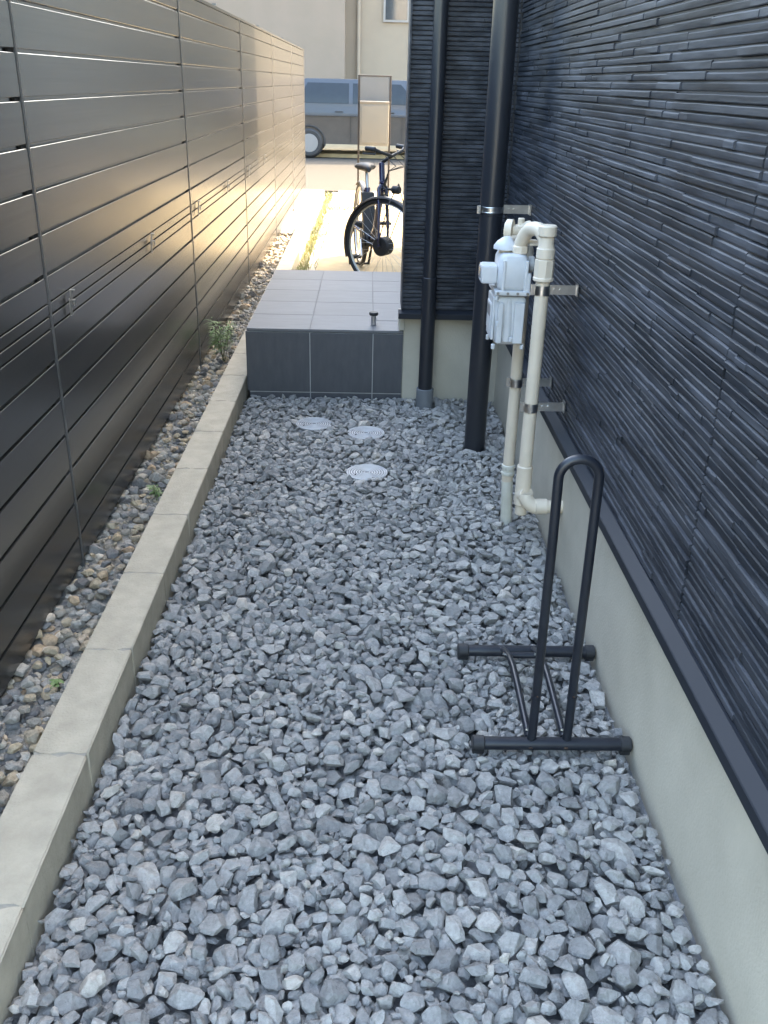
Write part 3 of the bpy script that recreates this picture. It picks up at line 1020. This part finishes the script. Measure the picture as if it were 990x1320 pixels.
for (x, y, z) in ((mx0 + .004, my0 + .010, .688), (mx1 - .008, my0 + .012, .688), (mx0 + .002, my1 - .02, .688), (mx1 - .045, my0 + .006, .712), (mx0 + .004, my0 + .006, .84), (mx0 + .012, my0 + .004, .76)):
    MB().rod((x, y, z - .008), (x, y, z + .008), .0062, 10, .0015).build('bolt', 'meter', met)
bx = MB().cbox(mx0 - .045, mx0 + .006, my0 + .030, my0 + .100, .876, .932, .008).build('counter_box', 'meter', met)
MB().cbox(mx0 - .0475, mx0 - .0445, my0 + .040, my0 + .090, .892, .922, .001).build('counter_window', 'meter_window', bx)
sd = MB()
sd.cbox(mx0 - .0045, mx0 + .004, my0 + .02, my1 - .012, .706, .838, .003)
sd.cbox(mx0 - .008, mx0 - .004, my0 + .034, my1 - .028, .728, .815, .002)
sd.build('name_plate', 'meter', met)
MB().rod((.463, 2.832, .966), (.463, 2.832, .990), .0255, 8, .003).build('union_nut', 'cream', met)
MB().rod((.463, 2.832, .988), (.463, 2.832, 1.003), .0195, 20, .002).build('union_ring', 'cream', met)
MB().tube([(.424, 2.862, .962), (.424, 2.862, .984)], .022, 20).build('inlet_boss', 'cream', met)
MB().tube([(.424, 2.862, .975), (.424, 2.862, .980), (.426, 2.864, .990), (.429, 2.868, .999), (.432, 2.872, 1.004)], [.039, .0385, .031, .020, .012], 22).build('hood', 'meter', met)
MB().box(mx0 + .001, mx1 - .003, my0 + .003, my1 + .001, .8455, .8485).build('gasket', 'gasket', met)
for q in range(4):
    MB().rod((mx0 + .006 + q * .030, my0 - .004, .855), (mx0 + .006 + q * .030, my0 + .002, .855), .0045, 6).build('flange_bolt', 'dull_hook', met)
MB().cbox(mx0 - .0095, mx0 - .0075, my0 + .045, my1 - .040, .775, .808, .0004).build('rating_label', 'post_panel', met)
MB().cbox(.452, .512, 2.822, 2.842, 1.000, 1.007, .002).cbox(.486, .520, 2.80, 2.86, .994, 1.001, .002).build('support_arm', 'cream', met)
MB().rod((mx1 - .002, my0 + .07, .932), (mx1 + .020, my0 + .07, .932), .024, 18, .005).build('side_boss', 'meter', met)

# ------------------------------------------------------------------ bicycle stand
rk = thing('bicycle_stand', 'black tubular bicycle stand with tall hoop standing on the gravel', 'bicycle stand', (.45, 1.9, 0))
Y1, Y2, ZB = 1.700, 2.085, .030
for y in (Y1, Y2):
    MB().rod((.272, y, ZB), (.628, y, ZB), .0155, 24).build('foot_bar', 'rack', rk)
    for x0, x1 in ((.262, .292), (.610, .637)):
        mb = MB().rod((x0, y, ZB), (x1, y, ZB), .0188, 24, .003)
        mb.cbox(x0 + .001, x1 - .001, y - .012, y + .012, ZB - .024, ZB - .006, .003)
        mb.build('end_cap', 'black_rubber', rk)
xa, xb = .3975, .4805
hoop = [(xa + .001, Y1 + .004, .03), (xa + .004, Y1 + .000, .055), (xa + .004, Y1, .10)]
xm, R = (xa + xb) / 2 + .0015, (xb - xa) / 2
hoop += [(xa + .004 - .005 * t, Y1, .10 + (.700 - .10) * t) for t in (.25, .5, .75)]
hoop += [tuple(p) for p in arc((xm - .004, Y1, .708), (-1, 0, 0), (0, 0, 1), R, 0, math.pi, 16)]
hoop += [(xb + .003 - .005 * t, Y1, .10 + (.700 - .10) * t) for t in (.75, .5, .25)]
hoop += [(xb + .004, Y1, .10), (xb + .004, Y1, .055), (xb + .001, Y1 + .004, .03)]
MB().tube(hoop, .0105, 18).build('hoop', 'rack', rk)
for x in (xa + .003, xb + .003):
    MB().tube([(x, Y1, .160), (x, Y1, .168)], .0116, 18).build('sleeve_joint', 'rack', rk)
    MB().rod((x, Y1 - .0112, .171), (x + .001, Y1 - .0095, .172), .0032, 7).build('rust_spot', 'rust', rk)
for x in (xa - .001, xb - .001):
    p = [(x, Y1 + .012, .040), (x - .001, Y1 + .05, .048), (x - .004, Y1 + .17, .067), (x - .005, Y1 + .25, .072), (x - .007, Y1 + .30, .067), (x - .010, Y2 - .03, .050), (x - .012, Y2 - .004, .038)]
    MB().tube(p, .0088, 14).build('side_rail', 'rack', rk)
    MB().rod((x + .004, Y1 + .020, .052), (x - .006, Y1 + .022, .054), .0035, 8).rod((x - .014, Y1 + .318, .064), (x - .022, Y1 + .318, .066), .0035, 8).build('bolt', 'hook', rk)
MB().rod((xa - .008, Y2 - .062, .058), (xb - .008, Y2 - .062, .058), .0085, 14).build('cross_tube', 'rack', rk)
for x in (xa, xb):
    MB().rod((x + .001, Y1 - .0165, .028), (x + .001, Y1 - .014, .030), .005, 8).build('weld_spot', 'rust', rk)

# ------------------------------------------------------------------ weeds
def leaf_blade(mb, base, d, L, w, droop=.3, n=4):
    base, d = Vector(base), Vector(d).normalized()
    side = d.cross(Vector((0, 0, 1)))
    side = side.normalized() if side.length > 1e-3 else Vector((1, 0, 0))
    vs, fs = [], []
    for i in range(n + 1):
        t = i / n
        p = base + d * L * t - Vector((0, 0, 1)) * droop * L * t * t
        ww = w * math.sin(math.pi * min(.97, .12 + .85 * t)) * .5
        vs += [p - side * ww, p + side * ww + Vector((0, 0, .0008))]
    for i in range(n):
        fs.append((2 * i, 2 * i + 1, 2 * i + 3, 2 * i + 2))
    mb.add(vs, fs)
def weed(name, label, x, y, z, h, nst, nleaf, L, w, lean=.12):
    root = thing(name, label, 'weed', (x, y, z), 'weeds in the soil strip')
    for s in range(nst):
        a = random.uniform(0, 6.28)
        hh = h * random.uniform(.6, 1)
        tip = Vector((x + math.cos(a) * lean * hh, y + math.sin(a) * lean * hh, z + hh))
        b = Vector((x + random.uniform(-.012, .012), y + random.uniform(-.012, .012), z - .01))
        MB().tube([b, b.lerp(tip, .5) + Vector((random.uniform(-.006, .006), 0, 0)), tip], [.0016, .0013, .0008], 5).build('stem', 'stem', root)
        mb = MB()
        for k in range(nleaf):
            t = random.uniform(.35, 1) ** .8
            p = b.lerp(tip, t)
            aa = random.uniform(0, 6.28)
            leaf_blade(mb, p, (math.cos(aa), math.sin(aa), random.uniform(.0, .7)), L * random.uniform(.6, 1.1) * (1.15 - .4 * t), w * random.uniform(.7, 1.1), random.uniform(.2, .7))
        mb.build('leaves', 'leaf', root, recalc=False)['kind'] = 'stuff'
weed('weed', 'tall feathery green weed against the fence beside the tiled step', -.775, 4.86, .025, .25, 8, 34, .070, .0065, .22)
weed('weed', 'low green weed tuft at the kerb midway along the soil strip', -.752, 3.07, .025, .06, 5, 9, .035, .008, .5)
weed('weed', 'tiny bright green seedling in the soil, nearest the camera', -.768, 1.89, .03, .03, 3, 5, .022, .012, .5)
weed('weed', 'small green weed low in the soil behind the tall weed', -.80, 5.35, .025, .10, 4, 12, .04, .007, .3)
# grass along the sunny side of the far kerb
mb = MB()
for i in range(2600):
    y = random.uniform(6.4, 13.4)
    x = -.575 + abs(random.gauss(0, .055))
    a = random.uniform(0, 6.28)
    leaf_blade(mb, (x, y, -.01), (math.cos(a) * .5, math.sin(a) * .5, 1), random.uniform(.03, .11), .005, random.uniform(.1, .8), 3)
for i in range(900):
    y = 11.7 + random.gauss(0, .10)
    x = random.uniform(-.5, 2.0)
    a = random.uniform(0, 6.28)
    leaf_blade(mb, (x, y, -.01), (math.cos(a) * .5, math.sin(a) * .5, 1), random.uniform(.03, .10), .006, random.uniform(.1, .8), 3)
go = mb.build('kerb_grass', 'leaf_dry', None, recalc=False)
tag(go, 'dry yellow green grass along the sunlit far kerb', 'grass')
go['kind'] = 'stuff'

# ------------------------------------------------------------------ bicycle
bk = thing('bicycle', 'navy city bicycle parked beyond the tiled step, front wheel turned', 'bicycle', (.0, 7.3, 0))
def rot2(v, a):
    return Vector((v[0] * math.cos(a) - v[1] * math.sin(a), v[0] * math.sin(a) + v[1] * math.cos(a), 0))
FH = Vector((.115, 6.90, .335))
head = Vector((.16, -.987, 0)).normalized()
whd = Vector((.82, -.57, 0)).normalized()       # where the turned wheel points
wax = Vector((0, 0, 1)).cross(whd)
BB = FH - head * .60 + Vector((0, 0, -.045))
RH = FH - head * 1.10
side = Vector((0, 0, 1)).cross(head)
def wheel(c, ax, name):
    t = MB().torus(c, ax, .318, .017, 56, 10).build('tyre', 'black_rubber', bk)
    MB().torus(c, ax, .300, .010, 56, 8, squash=.7).build('rim', 'bike_silver', t)
    sp = MB()
    u = Vector((0, 0, 1)); w = ax.cross(u)
    for k in range(28):
        a = 2 * math.pi * k / 28
        b = a + (.5 if k % 2 else -.5)
        sp.rod(c + ax * (.025 if k % 4 < 2 else -.025) + (u * math.cos(b) + w * math.sin(b)) * .03, c + (u * math.cos(a) + w * math.sin(a)) * .296, .0011, 4)
    sp.build('spokes', 'bike_silver', t)['kind'] = 'stuff'
wheel(FH, wax, 'front_wheel')
wheel(RH, side, 'rear_wheel')
MB().rod(FH - wax * .045, FH + wax * .045, .068, 26, .006).rod(FH - wax * .075, FH + wax * .075, .008, 10).build('hub_motor', 'black_rubber', bk)
MB().rod(RH - side * .05, RH + side * .05, .035, 20, .004).build('rear_hub', 'black_rubber', bk)
u = Vector((0, 0, 1))
for c, axx, a0, a1 in ((FH, wax, -1.9, .75), (RH, side, -.55, 2.1)):
    pts = arc(c, u, axx.cross(u), .346, a0, a1, 26)
    mb = MB()
    n = len(pts)
    vs = []
    for i, p in enumerate(pts):
        rd = (p - c).normalized()
        for q, hgt in ((-.026, -.010), (-.018, .002), (0, .006), (.018, .002), (.026, -.010)):
            vs.append(p + axx * q + rd * hgt)
    mb.add(vs, [(i * 5 + k, i * 5 + k + 1, i * 5 + k + 6, i * 5 + k + 5) for i in range(n - 1) for k in range(4)])
    mb.build('mudguard', 'post_frame', bk, recalc=False)
crown = FH + Vector((0, 0, .395)) - head * .085
for sgn in (-1, 1):
    MB().tube([FH + wax * .062 * sgn, FH + wax * .058 * sgn + Vector((0, 0, .2)) - head * .03, crown + wax * .045 * sgn, crown + Vector((0, 0, .02)) + wax * .02 * sgn], [.009, .012, .015, .015], 12).build('fork_leg', 'bike_blue', bk)
top = crown + Vector((0, 0, .17)) - head * .05
MB().rod(crown - Vector((0, 0, .01)), top, .021, 18, .002).build('head_tube', 'bike_blue', bk)
MB().tube([crown + Vector((0, 0, .05)), BB.lerp(crown, .5) - Vector((0, 0, .10)), BB], .024, 16).build('down_tube', 'bike_blue', bk)
seat = BB - head * .17 + Vector((0, 0, .37))
MB().rod(BB, seat, .018, 14).build('seat_tube', 'bike_blue', bk)
MB().rod(seat, seat + (seat - BB).normalized() * .14, .0135, 12).build('seat_post', 'bike_silver', bk)
st = seat + (seat - BB).normalized() * .15
sm = MB()
sv, n = [], 10
for i, (t, w, hh) in enumerate(((-.13, .06, .0), (-.11, .085, .03), (-.04, .085, .035), (.03, .04, .03), (.11, .022, .02), (.13, .01, .005))):
    for k in range(n):
        a = 2 * math.pi * k / n
        sv.append(st + head * t + side * w * math.cos(a) + Vector((0, 0, hh * .5 + (hh * .6 + .012) * math.sin(a))))
sm.add(sv, [(i * n + k, i * n + (k + 1) % n, (i + 1) * n + (k + 1) % n, (i + 1) * n + k) for i in range(5) for k in range(n)] + [tuple(range(n)), tuple(range(5 * n, 6 * n))])
sm.build('saddle', 'black_rubber', bk, sharp=60)
for sgn in (-1, 1):
    MB().rod(BB + side * .03 * sgn, RH + side * .055 * sgn, .010, 10).build('chain_stay', 'bike_blue', bk)
    MB().rod(seat + side * .015 * sgn, RH + side * .055 * sgn, .008, 10).build('seat_stay', 'bike_blue', bk)
MB().rod(BB - side * .05, BB + side * .06, .055, 20, .01).build('drive_unit', 'black_rubber', bk)
q = BB - head * .10 + Vector((0, 0, .20))
bt = MB().cbox(-.05, .05, -.045, .045, -.18, .16, .012)
bt.v = [tuple(q + side * p[0] + head * p[1] + (seat - BB).normalized() * p[2]) for p in bt.v]
bt.build('battery', 'black_rubber', bk)
mb = MB().rod(BB - side * .075, BB - side * .065, .085, 28, .003)
mb.build('chain_guard', 'black_rubber', bk)
cr = (head * .75 + Vector((0, 0, -.66))).normalized()
for sgn in (-1, 1):
    e = BB + side * .085 * sgn + cr * .165 * -sgn
    MB().rod(BB + side * .075 * sgn, e, .010, 10).build('crank', 'bike_silver', bk)
    pd = MB()
    pd.cbox(-.045, .045, -.035, -.022, -.011, .011, .003).cbox(-.045, .045, .022, .035, -.011, .011, .003).cbox(-.045, -.035, -.03, .03, -.008, .008, .002).cbox(.035, .045, -.03, .03, -.008, .008, .002)
    pd.v = [tuple(e + side * (p[0] + .055 * sgn) + head * p[1] + Vector((0, 0, p[2]))) for p in pd.v]
    pd.build('pedal', 'black_rubber', bk)
MB().tube([RH + side * .06, RH + side * .10 + Vector((0, 0, -.16)), RH + side * .08 + Vector((0, 0, -.332)) - head * .05], .011, 10).tube([RH - side * .06, RH - side * .10 + Vector((0, 0, -.16)), RH - side * .08 + Vector((0, 0, -.332)) - head * .05], .011, 10).rod(RH + side * .08 + Vector((0, 0, -.328)) - head * .05, RH - side * .08 + Vector((0, 0, -.328)) - head * .05, .010, 10).build('kickstand', 'black_rubber', bk)
stem = top + Vector((0, 0, .05)) + whd * .085
MB().rod(top, stem, .0125, 12).build('stem', 'black_rubber', bk)
hb = [stem - wax * .20 - whd * .09 + Vector((0, 0, .055)), stem - wax * .19 - whd * .02 + Vector((0, 0, .05)), stem - wax * .14 + Vector((0, 0, .03)), stem,
      stem + wax * .14 + Vector((0, 0, .03)), stem + wax * .19 - whd * .02 + Vector((0, 0, .05)), stem + wax * .20 - whd * .09 + Vector((0, 0, .055))]
MB().tube(hb, .0115, 12).build('handlebar', 'black_rubber', bk)
for a, b in ((hb[0], hb[1]), (hb[6], hb[5])):
    MB().rod(a, a.lerp(b, 1.1), .0165, 12, .003).build('grip', 'black_rubber', bk)
for sgn in (-1, 1):
    MB().tube([stem + wax * .17 * sgn - whd * .02 + Vector((0, 0, .03)), stem + wax * .21 * sgn + whd * .0 + Vector((0, 0, .02)), stem + wax * .22 * sgn - whd * .10 + Vector((0, 0, .02))], .006, 8).build('brake_lever', 'black_rubber', bk)
for k in range(3):
    p0 = stem + wax * (.12 - .1 * k)
    MB().tube([p0, p0 + whd * .09 + Vector((0, 0, -.06)), crown + whd * .05 + Vector((0, 0, .12)), crown + whd * .01 + wax * .02 * (k - 1)], .0035, 6).build('cable', 'black_rubber', bk)
lamp = FH + Vector((0, 0, .40)) + whd * .07
MB().rod(lamp, lamp + whd * .06, .028, 16, .006).rod(lamp - whd * .04, lamp, .008, 8).build('front_lamp', 'black_rubber', bk)
for sgn in (-1, 1):
    MB().tube([FH + wax * .07 * sgn + Vector((0, 0, .02)), FH + wax * .10 * sgn + whd * .10 + Vector((0, 0, .30)), crown + whd * .14 + Vector((0, 0, .04))], .004, 6).build('carrier_stay', 'black_rubber', bk)
MB().rod(crown + whd * .02 - wax * .03 - Vector((0, 0, .05)), crown + whd * .02 + wax * .03 - Vector((0, 0, .05)), .012, 10).rod(crown + whd * .02 + wax * .03 - Vector((0, 0, .05)), crown + whd * .01 + wax * .035 - Vector((0, 0, .10)), .007, 8).rod(crown + whd * .02 - wax * .03 - Vector((0, 0, .05)), crown + whd * .01 - wax * .035 - Vector((0, 0, .10)), .007, 8).build('brake_caliper', 'black_rubber', bk)

# ------------------------------------------------------------------ mailbox on posts
mbx = thing('mailbox_stand', 'slim mailbox stand with grey panel above a beige delivery box', 'mailbox', (.05, 10.4, 0))
yb = 10.4
xL, xR = -.113, .213
for x in (xL, xR):
    MB().cbox(x - .010, x + .010, yb - .01, yb + .05, -.05, 1.478, .002).build('post', 'post_frame', mbx)
MB().cbox(xL - .012, xR + .012, yb - .012, yb + .20, 1.478, 1.490, .003).build('top_cap', 'post_frame', mbx)
MB().cbox(xL + .011, xR - .011, yb - .004, yb + .02, 1.245, 1.477, .002).build('panel', 'post_panel', mbx)
bb = MB().cbox(xL + .011, xR - .011, yb - .055, yb + .20, .815, 1.243, .006).build('delivery_box', 'post_box', mbx)
MB().cbox(xL + .030, xR - .030, yb - .062, yb - .054, .840, 1.205, .003).build('lid', 'post_box', bb)
MB().cbox(xL + .011, xR - .011, yb - .060, yb - .054, 1.222, 1.238, .002).build('lip', 'white_wall', bb)

# ------------------------------------------------------------------ car across the street
car = thing('parked_car', 'slate blue car with dark lower body parked across the sunny street', 'car', (.3, 20.9, 0))
x0, x1, yf, ybk = -2.0, 2.3, 20.05, 21.6
gz = -.022
def car_slice(y, ins, prof):
    return [(x, y, z + gz) for x, z in prof]
low = [(-2.0, .28), (-2.04, .55), (-1.98, .80), (2.2, .84), (2.32, .60), (2.28, .28)]
upp = [(-1.98, .80), (-1.90, 1.05), (-1.55, 1.43), (-1.35, 1.49), (.75, 1.49), (1.0, 1.42), (1.55, .98), (2.2, .84)]
def loft(prof, ys):
    mb = MB()
    n = len(prof)
    cxm = .15
    vs = []
    for y, sx, sz in ys:
        zm = prof[0][1]
        for x, z in prof:
            vs.append((cxm + (x - cxm) * sx, y, zm + (z - zm) * sz + gz))
    fs = [tuple(range(n)), tuple(reversed(range((len(ys) - 1) * n, len(ys) * n)))]
    for k in range(len(ys) - 1):
        for i in range(n):
            j = (i + 1) % n
            fs.append((k * n + i, k * n + j, (k + 1) * n + j, (k + 1) * n + i))
    return mb.add(vs, fs)
loft(low, [(yf + .02, .985, 1), (yf, 1, 1), (ybk, 1, 1), (ybk + .02, .985, 1)]).build('lower_body', 'car_dark', car)
loft(upp, [(yf + .003, .998, .30), (yf + .05, .995, .55), (yf + .19, .95, .985), (yf + .26, .94, 1.0), (ybk - .26, .94, 1.0), (ybk - .19, .95, .985), (ybk - .003, .998, .3)]).build('upper_body', 'car_paint', car)
def side_pt(x, z):          # lies just outside the near flank of the upper body
    y = float(np.interp(z, [.95, 1.0, 1.18, 1.48], [.0, .003, .05, .19]))
    return (x, yf + y - .012, z + gz)
for (xa0, xa1, xb0, xb1) in ((-1.45, -1.25, -.42, -.42), (-.34, -.34, .98, .62)):   # left edge low/high, right edge low/high
    vs = []
    zs = (1.04, 1.11, 1.18, 1.28, 1.41)
    for z in zs:
        t = (z - zs[0]) / (zs[-1] - zs[0])
        vs += [side_pt(xa0 + (xa1 - xa0) * t, z), side_pt(xb0 + (xb1 - xb0) * t, z)]
    n = len(vs)
    vs += [(a, b + .03, c) for a, b, c in vs]
    fs = []
    for k in range(len(zs) - 1):
        a = 2 * k
        fs += [(a, a + 1, a + 3, a + 2), (n + a, n + a + 2, n + a + 3, n + a + 1), (a, a + 2, n + a + 2, n + a), (a + 1, n + a + 1, n + a + 3, a + 3)]
    fs += [(0, n, n + 1, 1), (n - 2, n - 1, 2 * n - 1, 2 * n - 2)]
    MB().add(vs, fs).build('window', 'car_glass', car)
for x in (-1.22, 1.40):
    for y in (yf + .06, ybk - .06):
        t = MB().torus((x, y, .29 + gz), (0, 1, 0), .215, .075, 36, 10).build('tyre', 'black_rubber', car)
        MB().rod((x, y - .07, .29 + gz), (x, y + .07, .29 + gz), .19, 30, .02).build('wheel_cover', 'post_panel', t)
        MB().torus((x, y - .045, .30 + gz), (0, 1, 0), .315, .02, 30, 6, a0=-1.75, a1=1.75).build('wheel_arch', 'black_rubber', car)
for x in (-.38, .66):
    MB().box(x - .004, x + .004, yf - .004, yf + .004, .30, .80).build('door_seam', 'black_rubber', car)
for x in (-.62, .42):
    MB().cbox(x - .08, x + .08, yf - .02, yf + .002, .86, .885, .006).build('door_handle', 'car_paint', car)
MB().cbox(1.98, 2.30, yf - .01, yf + .12, .62, .76, .02).build('headlight', 'post_panel', car)
MB().cbox(-2.05, -1.93, yf - .008, yf + .12, .72, .98, .02).build('tail_light', 'rust', car)
MB().cbox(.95, 1.10, yf - .14, yf - .0, .96, 1.08, .02).build('door_mirror', 'car_paint', car)

# ------------------------------------------------------------------ houses across the street
def far_house(name, label, xa, xb, y, h, wall, seed, group='houses across the street'):
    r = random.Random(seed)
    root = thing(name, label, 'house', ((xa + xb) / 2, y, 0), group)
    MB().box(xa, xb, y, y + 8, .04, h).build('wall', wall, root)
    MB().extrude([(xa - .4, h), (xb + .4, h), (xb + .4, h + .15), ((xa + xb) / 2, h + 1.6), (xa - .4, h + .15)], 'y', y - .4, y + 8.4).build('roof', 'roof', root)
    MB().box(xa - .02, xb + .02, y - .02, y, .05, .45).build('plinth', 'plinth', root)
    return root
def far_window(root, x0, x1, y, z0, z1):
    w = MB().box(x0, x1, y - .05, y - .003, z0, z1).build('window', 'post_panel', root)
    MB().box(x0 + .05, (x0 + x1) / 2 - .02, y - .056, y - .049, z0 + .05, z1 - .05).box((x0 + x1) / 2 + .02, x1 - .05, y - .056, y - .049, z0 + .05, z1 - .05).build('pane', 'glass', w)
h1 = far_house('far_house', 'rose beige house across the street, left of the mailbox', -9.0, -.62, 24.5, 6.2, 'pink_wall', 1)
far_window(h1, -4.2, -2.6, 24.5, 1.0, 2.2); far_window(h1, -4.2, -2.6, 24.5, 3.8, 5.0)
h2 = far_house('far_house', 'pale cream house across the street, right behind the mailbox', -1.1, 8.5, 25.2, 6.4, 'white_wall', 2)
MB().rod((-.30, 25.12, .06), (-.30, 25.12, 6.2), .05, 12).build('downpipe', 'beige_wall', h2)
far_window(h2, .3, 1.5, 25.2, 2.75, 4.3); far_window(h2, 2.6, 4.4, 25.2, .9, 2.2)

# ------------------------------------------------------------------ render settings
scene.render.engine = 'CYCLES'
scene.cycles.max_bounces = 8
scene.render.resolution_x, scene.render.resolution_y = 768, 1024
